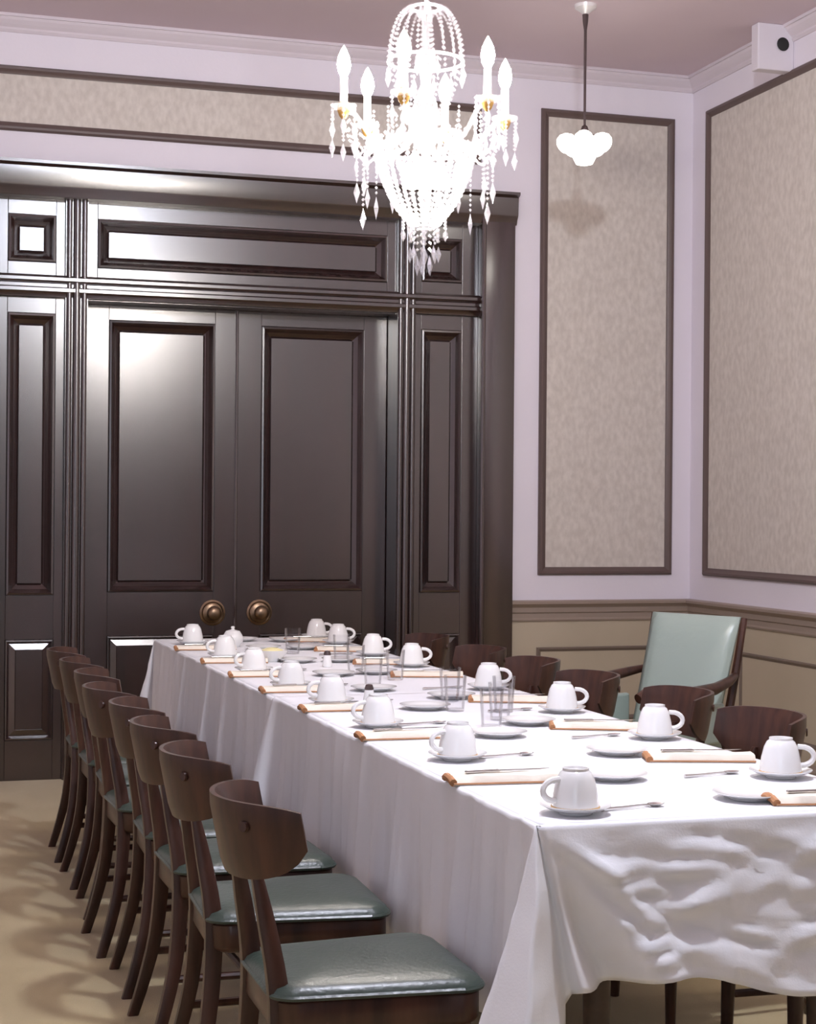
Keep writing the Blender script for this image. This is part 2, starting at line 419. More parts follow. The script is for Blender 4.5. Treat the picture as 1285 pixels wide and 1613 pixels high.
# ------------------------------------------------------------------ tables
TX0, TX1 = 1.175, 1.995
def table(y0, y1, label):
    t = empty('dining_table', ((TX0+TX1)/2, (y0+y1)/2, 0), label=label, cat='table', group='wooden tables pushed end to end')
    M = Matrix.Translation((-(TX0+TX1)/2, -(y0+y1)/2, 0))
    MB().box(TX0, TX1, y0, y1, 0.725, 0.755, 0.006).build('tabletop', 'table_wood', t, M=M)
    a = MB(); i = 0.07
    a.box(TX0+i, TX1-i, y0+i, y0+i+0.022, 0.64, 0.725); a.box(TX0+i, TX1-i, y1-i-0.022, y1-i, 0.64, 0.725)
    a.box(TX0+i, TX0+i+0.022, y0+i, y1-i, 0.64, 0.725); a.box(TX1-i-0.022, TX1-i, y0+i, y1-i, 0.64, 0.725)
    a.build('apron', 'table_wood', t, M=M)
    for x in (TX0+0.16, TX1-0.165):
        for yy in (y0+0.09, y1-0.09):
            l = MB(); l.box(x-0.03, x+0.03, yy-0.03, yy+0.03, 0.60, 0.725)
            l.tube([(x, yy, 0.62), (x, yy, 0.3), (x, yy, 0.0)], [0.030, 0.026, 0.019], 12); l.build('leg', 'table_wood', t, True, M=M)
    return t
table(2.945, 5.182, 'dark wooden table under the tablecloth closest to the camera')
table(5.189, 7.64, 'dark wooden table under the tablecloth by the double doors')

# ------------------------------------------------------------------ tablecloths
def fbm(x, y_, z, o=4):
    return noise.fractal((x, y_, z), 1.0, 2.0, o)
def smooth(t): t = max(0.0, min(1.0, t)); return t*t*(3-2*t)
ZT = 0.761
def cloth(name, y0, y1, near, far, zt, label, seed, drops):
    """a cloth over x TX0..TX1, y0..y1; near / far tell which ends hang down; long sides always hang"""
    x0, x1 = TX0-0.006, TX1+0.006
    dl, dr, dn, df = drops
    step = 0.016
    cols = []     # (base xy, offset fn(t)->(ox,oy), drop)
    def side(p, q, nrm, drop, kind, tfree=None):
        p = Vector(p); q = Vector(q); L = (q-p).length; n = max(2, int(L/step)); d = (q-p)/L; nrm = Vector(nrm)
        for i in range(n+1):
            u = L*i/n; base = p + d*u
            cols.append((base, nrm, d, drop, kind, u, L))
    path_near = []
    # order: left side from far to near, near end, right side near to far, far end
    def pleat(corner, offs, drops_):
        for o, dd in zip(offs, drops_): cols.append((Vector(corner), Vector(o), None, dd, 'pleat', 0, 0))
    side((x0, y1), (x0, y0), (-1, 0), dl, 'L')
    if near:
        pleat((x0, y0), [(-0.012, 0.035), (-0.075, 0.028), (-0.126, 0.010), (-0.132, -0.002), (-0.122, -0.018), (-0.100, -0.065), (-0.079, -0.118), (-0.072, -0.132), (-0.062, -0.127), (-0.020, -0.085), (0.030, -0.036), (0.052, -0.014), (0.062, 0.004), (0.075, 0.0)], [0.41, 0.42, 0.43, 0.435, 0.44, 0.45, 0.46, 0.465, 0.46, 0.44, 0.40, 0.37, 0.34, 0.32])
        side((x0, y0), (x1, y0), (0, -1), dn, 'N')
        pleat((x1, y0), [(0.0, -0.05), (0.05, -0.1), (0.1, -0.05), (0.05, 0.0)], [0.36, 0.42, 0.42, 0.36])
    else:
        cols.append(None)
    side((x1, y0), (x1, y1), (1, 0), dr, 'R')
    if far:
        pleat((x1, y1), [(0.05, 0.0), (0.1, 0.06), (0.03, 0.1)], [0.36, 0.42, 0.36])
        side((x1, y1), (x0, y1), (0, 1), df, 'F')
        pleat((x0, y1), [(0.02, 0.05), (-0.04, 0.115), (-0.085, 0.10), (-0.10, 0.03), (-0.05, -0.03)], [0.34, 0.42, 0.46, 0.44, 0.36])
    rows = [0.0, 0.012, 0.03] + [0.03 + 0.97*(k/26) for k in range(1, 27)]
    vs = []; fs = []; prev = None; first = None
    def emitcol(c):
        base, nrm, d, drop, kind, u, L = c; idx = []
        for t in rows:
            z = zt - drop*t; fl = smooth(t*3)
            if kind == 'pleat':
                w = t**1.0; x = base.x + nrm.x*w; yy = base.y + nrm.y*w
                o = 0.004*fbm(x*9, yy*9, z*9)
                x += o; yy -= o
            else:
                s = u + seed
                f = 0.0
                if kind in 'LRF':
                    f = 0.008*math.sin(s*39 + 2.2*math.sin(s*4.3)) + 0.006*math.sin(s*83+1.7*math.sin(s*9)) + 0.026*fbm(s*7.5, t*0.5, seed) + 0.004*math.sin(s*140+2*math.sin(s*23))
                    f = f*(t**0.6) + 0.016*t
                    end = min(u, L-u)
                    if kind == 'L':
                        if not near:          # free end over the other cloth: small flare
                            f += 0.030*t*math.exp(-((L-u-0.03)/0.035)**2)
                        if not far:
                            f += 0.062*t*math.exp(-(u/0.035)**2) - 0.02*t*math.exp(-((u-0.09)/0.03)**2)
                else:
                    xx, zz = base.x, z
                    # shallow horizontal creases and rumples across the end of the cloth
                    a = fbm(xx*3.8+1.3, zz*18+0.5*math.sin(xx*7), 3.1)*0.0125
                    a += fbm(xx*7, zz*40+0.6*math.sin(xx*13), 8.0, 4)*0.0095
                    ed = smooth(t*6)*smooth((u-0.03)/0.12)
                    f = a*ed + 0.042*t + 0.015*t*smooth((u-0.2)/0.2)
                    # drape running from the corner down to the right
                    q = (u - 0.02 - 0.17*(t**1.3))
                    f += -0.075*t*smooth(u/0.05)*math.exp(-((q+0.065)/0.06)**2) + 0.030*t*math.exp(-((q-0.05)/0.05)**2)
                    # short diagonal folds
                    for (cu, ct, sl, ln, am) in ((0.11, 0.30, 0.62, 0.07, 0.014), (0.16, 0.50, 0.9, 0.09, 0.016), (0.33, 0.55, -0.5, 0.10, 0.009), (0.24, 0.78, -0.5, 0.08, 0.009), (0.36, 0.22, 0.2, 0.10, 0.007), (0.52, 0.35, -0.4, 0.1, 0.008), (0.56, 0.70, -0.4, 0.1, 0.008)):
                        du = u-cu; dt = (t-ct)*drop; sl2 = math.atan(sl)
                        al = du*math.cos(sl2) + dt*math.sin(sl2); ac = -du*math.sin(sl2) + dt*math.cos(sl2)
                        f += am*math.exp(-(al/ln)**2)*(math.exp(-((ac+0.012)/0.014)**2) - 0.8*math.exp(-((ac-0.012)/0.014)**2))
                    # pressed fold line down the middle
                    f += 0.011*smooth(t*4)*math.exp(-abs(xx-1.545)/0.011)
                if t == 0: f = -0.006
                x = base.x + nrm.x*f; yy = base.y + nrm.y*f
                # hem wander
                if kind == 'N': x += 0.072*t*max(0.0, 1-u/0.2)
                if kind == 'N': z += 0.02*t*math.sin(u*7+0.4) - 0.012*t*math.sin(u*15)
                else: z += 0.008*t*math.sin(s*9)
            vs.append((x, yy, z)); idx.append(len(vs)-1)
        return idx
    for c in cols:
        if c is None: prev = None; continue
        idx = emitcol(c)
        if first is None: first = idx
        if prev is not None:
            for k in range(len(rows)-1): fs.append((prev[k], idx[k], idx[k+1], prev[k+1]))
        prev = idx
    if near and far or (far and not near and False):
        pass
    if far:
        for k in range(len(rows)-1): fs.append((prev[k], first[k], first[k+1], prev[k+1]))
    # top
    nx, ny = 30, int((y1-y0)/0.03); o = len(vs)
    for j in range(ny+1):
        for i in range(nx+1):
            x = x0+0.006 + (x1-x0-0.012)*i/nx; yy = y0+(0.006 if near else 0) + (y1-y0-0.006*(near+far))*j/ny
            e = min(i, nx-i)/3.0
            vs.append((x, yy, zt + 0.0006*min(1, e)*fbm(x*6, yy*6, seed)))
    for j in range(ny):
        for i in range(nx):
            a = o + j*(nx+1)+i; fs.append((a, a+1, a+nx+2, a+nx+1))
    # stitch rim (top row of hang sits at inset 0.006)
    me = bpy.data.meshes.new(name); me.from_pydata(vs, [], fs)
    bm = bmesh.new(); bm.from_mesh(me)
    bmesh.ops.remove_doubles(bm, verts=bm.verts, dist=0.0012)
    bmesh.ops.recalc_face_normals(bm, faces=bm.faces); bm.to_mesh(me); bm.free()
    for p in me.polygons: p.use_smooth = True
    me.materials.append(MATS['linen'])
    ob = link(name, me, label=label, cat='tablecloth', group='white tablecloths')
    md = ob.modifiers.new('thick', 'SOLIDIFY'); md.thickness = 0.0015; md.offset = 1
    return ob
cloth('tablecloth', 5.186, 7.65, False, True, ZT, 'white tablecloth on the far table by the double doors', 3.3, (0.40, 0.29, 0.30, 0.32))
cloth('tablecloth', 2.934, 5.184, True, False, ZT+0.003, 'white tablecloth with rumpled near end hanging towards the camera', 0.7, (0.41, 0.29, 0.315, 0.3))

# ------------------------------------------------------------------ dining chairs
def make_chair():
    c = empty('dining_chair', cat='chair', group='dining chairs along the table')
    # curved backrest plate
    b = MB(); nu, nv = 20, 6; th = 0.009; vs = []
    def bp(u, v, off):
        y_ = 0.192*math.sin(u*1.25)/math.sin(1.25)
        zt = 0.802 - 0.012*abs(u)**6
        zb = 0.650 + 0.05*abs(u)**3 + 0.02*abs(u)**10
        z = zb + (zt-zb)*v
        x = -0.295 + 0.125*(1-math.cos(u*1.25))/(1-math.cos(1.25)) + (0.802-z)*0.20
        tx = 0.125*math.sin(u*1.25)*1.25/(1-math.cos(1.25)); ty = 0.192*math.cos(u*1.25)*1.25/math.sin(1.25)
        l = math.hypot(tx, ty); return (x + ty/l*off, y_ - tx/l*off, z)
    for off in (-th, th):
        for i in range(nu+1):
            for j in range(nv+1): vs.append(bp(-1+2*i/nu, j/nv, off*(0.55 if (j in (0, nv) or i in (0, nu)) else 1)))
    N = (nu+1)*(nv+1); fs = []
    g = lambda s, i, j: s*N + i*(nv+1)+j
    for i in range(nu):
        for j in range(nv):
            fs.append((g(0,i,j), g(0,i+1,j), g(0,i+1,j+1), g(0,i,j+1))); fs.append((g(1,i,j), g(1,i,j+1), g(1,i+1,j+1), g(1,i+1,j)))
        fs.append((g(0,i,0), g(1,i,0), g(1,i+1,0), g(0,i+1,0))); fs.append((g(0,i,nv), g(0,i+1,nv), g(1,i+1,nv), g(1,i,nv)))
    for j in range(nv):
        fs.append((g(0,0,j), g(0,0,j+1), g(1,0,j+1), g(1,0,j))); fs.append((g(0,nu,j), g(1,nu,j), g(1,nu,j+1), g(0,nu,j+1)))
    br = b.add(vs, fs).build('backrest', 'chair_wood', c, smooth=True)
    for s in (-1, 1):
        u = s*0.5
        p = Vector(bp(u, 0.70, -th-0.001)); p2 = Vector(bp(u, 0.70, -th-0.006))
        MB().tube([p, p2], [0.012, 0.010], 10).build('bolt_cap', 'chair_wood', br, True)
    # rear legs: bowed posts, bottom and top swept backwards
    for s in (-1, 1):
        pts = [(-0.2356, s*0.100, 0.690), (-0.2295, s*0.102, 0.655), (-0.213, s*0.110, 0.57), (-0.195, s*0.122, 0.46), (-0.193, s*0.130, 0.36), (-0.205, s*0.140, 0.22), (-0.232, s*0.150, 0.10), (-0.262, s*0.156, 0.0)]
        wa = [0.006, 0.012, 0.018, 0.021, 0.021, 0.019, 0.017, 0.015]; ww = [0.010, 0.013, 0.015, 0.017, 0.017, 0.016, 0.015, 0.013]
        P = [Vector(p) for p in pts]; fine = []; fa = []; fw = []
        for k in range(len(P)-1):
            p0, p1, p2, p3 = P[max(0, k-1)], P[k], P[k+1], P[min(len(P)-1, k+2)]
            for q in range(3):
                t = q/3
                fine.append(0.5*((2*p1) + (p2-p0)*t + (2*p0-5*p1+4*p2-p3)*t*t + (3*p1-p0-3*p2+p3)*t*t*t)); fa.append(wa[k]*(1-t)+wa[k+1]*t); fw.append(ww[k]*(1-t)+ww[k+1]*t)
        fine.append(P[-1]); fa.append(wa[-1]); fw.append(ww[-1]); pts = [tuple(p) for p in fine]
        mb = MB(); vs = []; fs = []
        for k, (x, yy, z) in enumerate(pts):
            a = fa[k]; w = fw[k]
            for q in range(10):
                t = 2*math.pi*q/10; cx_, cy_ = math.cos(t), math.sin(t)
                e = 0.5
                vs.append((x + a*math.copysign(abs(cx_)**e, cx_), yy + w*math.copysign(abs(cy_)**e, cy_), z))
        m = len(pts)
        for i in range(m-1):
            for q in range(10): fs.append((i*10+q, i*10+(q+1) % 10, (i+1)*10+(q+1) % 10, (i+1)*10+q))
        fs.append(tuple(range(10))); fs.append(tuple((m-1)*10+q for q in range(9, -1, -1)))
        mb.add(vs, fs).build('rear_leg', 'chair_wood', c, True)
    # front legs, slightly tapered and splayed
    for s in (-1, 1):
        MB().tube([(0.160, s*0.155, 0.41), (0.163, s*0.158, 0.25), (0.168, s*0.164, 0.0)], [0.021, 0.019, 0.013], 10).build('front_leg', 'chair_wood', c, True)
    # seat frame: rounded trapezoid apron
    def outline(ins, n=6):
        f_, r_, wf_, wr_ = 0.200-ins, -0.205+ins, 0.192-ins, 0.165-ins; rad = min(0.05, 0.8*wr_)
        cs = [((f_, -wf_), (180+90, 360)), ((f_, wf_), (0, 90)), ((r_, wr_), (90, 180)), ((r_, -wr_), (180, 270))]
        pts = []
        for (x, yy), (a0, a1) in cs:
            ox = x - rad if x > 0 else x + rad; oy = yy - rad if yy > 0 else yy + rad
            for k in range(n+1):
                a = R(a0 + (a1-a0)*k/n); pts.append((ox + rad*math.cos(a), oy + rad*math.sin(a)))
        return pts
    def stack(levels):
        mb = MB(); vs = []; fs = []; m = None
        for ins, z in levels:
            o = outline(ins); m = len(o); vs += [(x, yy, z) for x, yy in o]
        for k in range(len(levels)-1):
            for i in range(m): fs.append((k*m+i, k*m+(i+1) % m, (k+1)*m+(i+1) % m, (k+1)*m+i))
        vs.append((0, 0, levels[0][1])); vs.append((0, 0, levels[-1][1]))
        L = len(vs)
        for i in range(m): fs.append(((i+1) % m, i, L-2)); fs.append(((len(levels)-1)*m+i, (len(levels)-1)*m+(i+1) % m, L-1))
        return mb.add(vs, fs)
    stack([(0.012, 0.366), (0.004, 0.372), (0.0, 0.38), (0.0, 0.428), (0.004, 0.433)]).build('seat_frame', 'chair_wood', c, True)
    cu = stack([(0.008, 0.431), (-0.002, 0.436), (-0.005, 0.444), (0.000, 0.453), (0.014, 0.460), (0.045, 0.466), (0.09, 0.471), (0.14, 0.473)]).build('seat_cushion', 'green_vinyl', c, True)
    o = outline(-0.005, 5); o.append(o[0])
    MB().tube([(x, yy, 0.439) for x, yy in o], 0.0055, 6).build('piping', 'green_vinyl', cu, True)
    # stretchers
    for s in (-1, 1):
        MB().tube([(-0.214, s*0.144, 0.17), (0.163, s*0.160, 0.17)], 0.010, 8).build('stretcher', 'chair_wood', c, True)
    MB().tube([(-0.02, -0.152, 0.17), (-0.02, 0.152, 0.17)], 0.010, 8).build('stretcher', 'chair_wood', c, True)
    return c
proto = make_chair()
LY = [3.225, 3.835, 4.36, 4.82, 5.28, 5.755, 6.22, 6.69]
RY = [3.56, 4.17, 4.77, 5.33, 5.91, 6.45, 7.15]
for i, yy in enumerate(LY):
    lab = 'dark wood dining chair with green vinyl seat, %s from camera in left row' % ORD[i]
    if i == 0: proto.location = (0.905, yy, 0); proto['label'] = 'dark wood dining chair with green vinyl seat, closest to camera in left row'; ch = proto
    else: ch = dup(proto, (0.905 - 0.008*(i % 3 == 1) + 0.004*(i % 2) - 0.013*(i == 4), yy, 0), R([0, -2, 1.5, -1, 2, -1.5, 1, -1][i]), lab)
for i, yy in enumerate(RY):
    dup(proto, (2.132 + [0.02, 0.0, 0.03, -0.03, -0.01, -0.02, -0.03][i], yy, 0), R(180 + [0, 2, -2, 1, -1, 2, 0][i]),
        'dark wood dining chair on the panelled wall side of table, %s from camera' % ORD[i])

# ------------------------------------------------------------------ high-backed armchair by the side wall
def armchair():
    fx, fy = -0.906, -0.423
    c = empty('armchair', (2.885, 6.16, 0), math.atan2(fy, fx), cat='armchair', label='high backed pale green leather armchair with wooden arms by the panelled wall')
    # reclined back cushion, slightly curved, on wooden posts
    def slab(y0, y1, z0, z1, th, name, m, x_at, bulge, parent, taper=0.0):
        mb = MB(); nu, nv = 12, 12; vs = []; fs = []
        for off in (0, 1):
            for i in range(nu+1):
                for j in range(nv+1):
                    u, v = i/nu, j/nv
                    e = min(1, 6*min(u, 1-u))**0.5 * min(1, 6*min(v, 1-v))**0.5
                    w = (1 - taper*(1-v))
                    vs.append((x_at(v) + ((0.25+0.75*e)*th/2 + bulge*e if off else -(0.25+0.75*e)*th/2), ((y0+y1)/2 + (u-0.5)*(y1-y0)*w), z0 + (z1-z0)*v))
        N = (nu+1)*(nv+1); g = lambda s, i, j: s*N+i*(nv+1)+j
        for i in range(nu):
            for j in range(nv):
                fs.append((g(0,i,j), g(0,i+1,j), g(0,i+1,j+1), g(0,i,j+1))); fs.append((g(1,i,j), g(1,i,j+1), g(1,i+1,j+1), g(1,i+1,j)))
            fs.append((g(0,i,0), g(1,i,0), g(1,i+1,0), g(0,i+1,0))); fs.append((g(0,i,nv), g(0,i+1,nv), g(1,i+1,nv), g(1,i,nv)))
        for j in range(nv):
            fs.append((g(0,0,j), g(0,0,j+1), g(1,0,j+1), g(1,0,j))); fs.append((g(0,nu,j), g(1,nu,j), g(1,nu,j+1), g(0,nu,j+1)))
        return mb.add(vs, fs).build(name, m, parent, 'all')
    xb = lambda v: -0.20 - 0.16*v
    bk = slab(-0.225, 0.225, 0.42, 0.935, 0.05, 'back_cushion', 'pale_green_leather', xb, 0.012, c, 0.06)
    for s in (-1, 1):
        MB().tube([(-0.375, s*0.232, 0.93), (-0.32, s*0.226, 0.68), (-0.262, s*0.215, 0.42), (-0.25, s*0.212, 0.25), (-0.30, s*0.21, 0.0)], [0.014, 0.018, 0.02, 0.02, 0.015], 8).build('rear_leg', 'chair_wood', c, True)
        MB().tube([(0.24, s*0.25, 0.66), (0.24, s*0.25, 0.4), (0.25, s*0.25, 0.0)], [0.018, 0.022, 0.014], 8).build('front_leg', 'chair_wood', c, True)
        MB().tube([(-0.315, s*0.232, 0.70), (-0.24, s*0.262, 0.685), (-0.12, s*0.285, 0.665), (0.05, s*0.29, 0.655), (0.18, s*0.272, 0.66), (0.26, s*0.25, 0.665), (0.30, s*0.245, 0.65)], [0.015, 0.02, 0.024, 0.026, 0.026, 0.026, 0.02], 10).build('arm', 'chair_wood', c, True)
        MB().box(-0.22, 0.20, s*0.245-0.012, s*0.245+0.012, 0.44, 0.60, 0.01).build('arm_pad', 'pale_green_leather', c)
    MB().box(-0.27, 0.27, -0.25, 0.25, 0.30, 0.37, 0.01).build('seat_frame', 'chair_wood', c)
    MB().box(-0.25, 0.28, -0.235, 0.235, 0.37, 0.45, 0.03).build('seat_cushion', 'pale_green_leather', c, True)
    return c
armchair()

# ------------------------------------------------------------------ table settings
ZS = ZT + 0.0055
def ring_at(prof_r, z, rt, n=24): 
    return [(prof_r*math.cos(2*math.pi*k/n), prof_r*math.sin(2*math.pi*k/n), z) for k in range(n+1)]
def make_saucer():
    return MB().lathe([(0, 0.0), (0.036, 0.0), (0.038, 0.004), (0.060, 0.010), (0.0745, 0.0165), (0.075, 0.0185), (0.0725, 0.0185), (0.056, 0.0125), (0.034, 0.007), (0, 0.007)], 32).mesh('saucer', 'china', True)
def make_plate():
    return MB().lathe([(0, 0.0), (0.045, 0.0), (0.047, 0.003), (0.062, 0.007), (0.0815, 0.0135), (0.082, 0.0155), (0.079, 0.0155), (0.060, 0.0095), (0.044, 0.006), (0, 0.006)], 32).mesh('side_plate', 'china', True)
ME_S, ME_P = make_saucer(), make_plate()
ME_S.transform(Matrix.Diagonal((0.93, 0.93, 1, 1))); ME_P.transform(Matrix.Diagonal((0.93, 0.93, 1, 1)))
cup_body = MB().lathe([(0.043, 0.0), (0.0465, 0.0), (0.0465, 0.004), (0.0455, 0.018), (0.0425, 0.038), (0.037, 0.060), (0.031, 0.072), (0.026, 0.076), (0.026, 0.081), (0.023, 0.081), (0.022, 0.076), (0.0, 0.0755)], 32)
cup_body.lathe([(0.043, 0.0), (0.042, 0.018), (0.039, 0.038), (0.033, 0.06), (0.0, 0.07)], 32)
ME_C = cup_body.mesh('cup', 'china', True)
hp = [(0.043 + 0.030*math.sin(t)*(1 if True else 0), 0, 0.040 - 0.021*math.cos(t)) for t in [math.pi*k/10 for k in range(11)]]
ME_H = MB().tube([(hp[0][0]-0.002, 0, hp[0][2])] + hp[1:-1] + [(hp[-1][0]-0.006, 0, hp[-1][2])], 0.0062, 8).mesh('handle', 'china', True)
ME_G = MB().tube(ring_at(0.0462, 0.006, 0), 0.0019, 6).mesh('rim_band', 'gold', True)
def cup(x, y_, z, rz, label):
    c = link('coffee_cup', ME_C, None, (x, y_, z), (0, 0, rz), label, 'cup', 'upturned coffee cups on the table')
    link('handle', ME_H, c); link('rim_band', ME_G, c); return c
def napkin_mesh():
    mb = MB(); nx, ny = 14, 6; vs = []; fs = []
    L, W = 0.25, 0.085
    for s, (h0) in ((0, 0.0), (1, 0.017)):
        for i in range(nx+1):
            for j in range(ny+1):
                u, v = i/nx, j/ny
                e = min(1, 5*min(v, 1-v))**0.6
                z = h0*e + (0.003*fbm(u*5, v*4, 2.0)*e if s else 0) + (0.001 if s else 0)
                vs.append(((u-0.5)*L, (v-0.5)*W*(1 - 0.10*u), max(0.0, z)))
    N = (nx+1)*(ny+1); g = lambda s, i, j: s*N+i*(ny+1)+j
    for i in range(nx):
        for j in range(ny):
            fs.append((g(0,i,j), g(0,i,j+1), g(0,i+1,j+1), g(0,i+1,j))); fs.append((g(1,i,j), g(1,i+1,j), g(1,i+1,j+1), g(1,i,j+1)))
        for j, a, b_ in ((0, 0, 1), (ny, 1, 0)):
            fs.append((g(a,i,j), g(a,i+1,j), g(b_,i+1,j), g(b_,i,j)))
    for j in range(ny):
        fs.append((g(0,0,j), g(0,0,j+1), g(1,0,j+1), g(1,0,j))); fs.append((g(0,nx,j), g(1,nx,j), g(1,nx,j+1), g(0,nx,j+1)))
    return mb.add(vs, fs).mesh('napkin', 'napkin', True)
ME_N = napkin_mesh()
nb = MB()
nb.tube([(-0.125, -0.040, 0.005), (-0.1265, -0.02, 0.010), (-0.127, 0.0, 0.011), (-0.1265, 0.02, 0.010), (-0.125, 0.040, 0.005)], 0.0085, 8)
nb.tube([(-0.125, -0.0425, 0.003), (0.0, -0.0405, 0.003), (0.125, -0.0385, 0.003)], 0.0022, 6)
ME_NB = nb.mesh('border', 'napkin_border', True)
def knife_mesh():
    mb = MB(); mb.box(-0.10, -0.02, -0.006, 0.006, 0.0, 0.005, 0.002)
    mb.add([(-0.02, -0.005, 0.002), (0.07, -0.009, 0.002), (0.10, 0.004, 0.002), (-0.02, 0.006, 0.002), (-0.02, -0.005, 0.0035), (0.07, -0.009, 0.003), (0.10, 0.004, 0.003), (-0.02, 0.006, 0.0035)],
           [(3,2,1,0),(4,5,6,7),(0,1,5,4),(1,2,6,5),(2,3,7,6),(3,0,4,7)])
    return mb.mesh('knife', 'steel')
ME_K = knife_mesh()
def spoon_mesh():
    mb = MB()
    mb.tube([(-0.075, 0, 0.003), (-0.03, 0, 0.003), (0.02, 0, 0.004), (0.04, 0, 0.003)], [0.0042, 0.003, 0.0024, 0.003], 8)
    vs = []; fs = []; n = 14
    for z_, k in ((0.0005, 0.55), (0.003, 0.9), (0.0055, 1.0), (0.0045, 0.88), (0.002, 0.5)):
        for q in range(n):
            t = 2*math.pi*q/n; vs.append((0.058 + 0.02*k*math.cos(t), 0.0125*k*math.sin(t), z_))
    for r_ in range(4):
        for q in range(n): fs.append((r_*n+q, r_*n+(q+1) % n, (r_+1)*n+(q+1) % n, (r_+1)*n+q))
    fs.append(tuple(range(n))); fs.append(tuple(4*n+q for q in range(n)))
    return mb.add(vs, fs).mesh('spoon', 'steel', True)
ME_SP = spoon_mesh()

LC = [3.03, 3.755, 4.38, 4.93, 5.45, 6.0, 6.62, 7.30]
RC = [3.33, 3.985, 4.58, 5.245, 6.09, 6.59, 7.20, 7.55]
def where(i, sidename): return ('closest to camera' if i == 0 else '%s from camera' % ORD[i]) + ' along ' + sidename
for sd, ys in (('L', LC), ('R', RC)):
    sn = 'left table edge' if sd == 'L' else 'right table edge'
    for i, yy in enumerate(ys):
        cx_ = (1.285 if sd == 'L' else 1.905) + 0.008*math.sin(i*2.3)
        zc = ZS if yy < 5.21 else ZS - 0.003
        w = where(i, sn)
        link('saucer', ME_S, None, (cx_, yy, zc), None, 'white saucer under the upturned cup ' + w, 'saucer', 'saucers on the table')
        cup(cx_, yy, zc + 0.0075, (R(188) if sd == 'L' else R(-20)) + 0.1*math.sin(i*1.7), 'white upturned cup with gold rim, ' + w)
        zp = lambda y_: ZS if y_ < 5.21 else ZS - 0.003
        if sd == 'L':
            py, px_ = yy + 0.37, 1.53; ny_, nx_ = yy + 0.40, 1.29; rz = R(-6 + 3*math.sin(i))
        else:
            py, px_ = yy - 0.235, 1.70; ny_, nx_ = yy - 0.375, 1.85; rz = R(-20 + 3*math.sin(i*2))
            if i == 7: py, px_ = yy - 0.16, 1.72; ny_, nx_ = yy - 0.20, 1.84
        if sd == 'L' and i == 7: py, ny_ = 7.45, None
        link('side_plate', ME_P, None, (px_, py, zp(py)), None, 'small white side plate ' + w, 'plate', 'side plates on the table')
        if sd == 'R' and i == 0: nx_, ny_ = 1.84, 3.015; rz = R(-12)
        if ny_ is not None:
            npk = link('napkin', ME_N, None, (nx_, ny_, zp(ny_)), (0, 0, rz), 'cream folded napkin with brown border, ' + w, 'napkin', 'folded napkins on the table')
            link('border', ME_NB, npk)
            link('knife', ME_K, None, (nx_ + 0.01, ny_ + 0.012, zp(ny_) + 0.0195), (0, 0, rz + R(8)), 'steel knife lying on the napkin ' + w, 'knife', 'knives on the napkins')
        link('spoon', ME_SP, None, (cx_ + (0.13 if sd == 'L' else -0.14), yy + (0.02 if sd == 'L' else 0.06), zc + 0.0005), (0, 0, R(12)), 'small steel spoon beside the cup ' + w, 'spoon', 'spoons beside the cups')

# tumblers, shakers and dishes down the middle
ME_T = MB().lathe([(0, 0.0), (0.026, 0.0), (0.0275, 0.003), (0.034, 0.105), (0.0325, 0.105), (0.0262, 0.008), (0, 0.007)], 28).mesh('tumbler', 'clear_glass', True)
TG = [(1.575, 4.30), (1.655, 4.45), (1.73, 4.62), (1.60, 4.68), (1.665, 4.92), (1.57, 5.45), (1.70, 5.62), (1.62, 5.85), (1.70, 6.35), (1.60, 6.75)]
for i, (x, yy) in enumerate(TG):
    link('tumbler', ME_T, None, (x, yy, ZS if yy < 5.21 else ZS-0.003), None,
         'clear empty glass tumbler in the middle of the table, %s from the camera' % ORD[i], 'glass', 'glass tumblers in the middle of the table')
def shaker(x, yy, label, h=0.06):
    z = ZS if yy < 5.21 else ZS-0.003
    s = MB().lathe([(0, 0), (0.017, 0), (0.019, 0.004), (0.014, h*0.7), (0.013, h*0.75)], 18).build('shaker', 'china', None, True, loc=(x, yy, z), label=label, cat='shaker', group='shakers on the table')
    MB().lathe([(0.0135, h*0.74), (0.0145, h*0.8), (0.010, h), (0, h*1.04)], 18).build('shaker_cap', 'dark_metal', s, True)
shaker(1.592, 6.15, 'small white shaker with dark cap towards the far table end')
shaker(1.40, 4.90, 'small white shaker with dark cap at the cloth overlap')
bw = MB().lathe([(0, 0), (0.03, 0), (0.032, 0.004), (0.055, 0.03), (0.062, 0.045), (0.059, 0.045), (0.05, 0.03), (0.028, 0.008), (0, 0.008)], 28).build('serving_bowl', 'china', None, True, loc=(1.44, 6.42, ZS-0.003), label='white bowl of pale yellow butter near the far table end', cat='bowl')
MB().lathe([(0.052, 0.033), (0.04, 0.046), (0.02, 0.053), (0, 0.055)], 20).build('butter', 'butter', bw, 'all')
sg = MB().lathe([(0, 0), (0.028, 0), (0.03, 0.003), (0.044, 0.022), (0.046, 0.04), (0.038, 0.056), (0.034, 0.06)], 24).build('sugar_bowl', 'china', None, True, loc=(1.43, 7.15, ZS-0.003), label='white lidded sugar bowl near the far table end', cat='bowl')
MB().lathe([(0.036, 0.059), (0.03, 0.068), (0.008, 0.074), (0.006, 0.078), (0.009, 0.083), (0.006, 0.088), (0, 0.089)], 24).build('lid', 'china', sg, True)

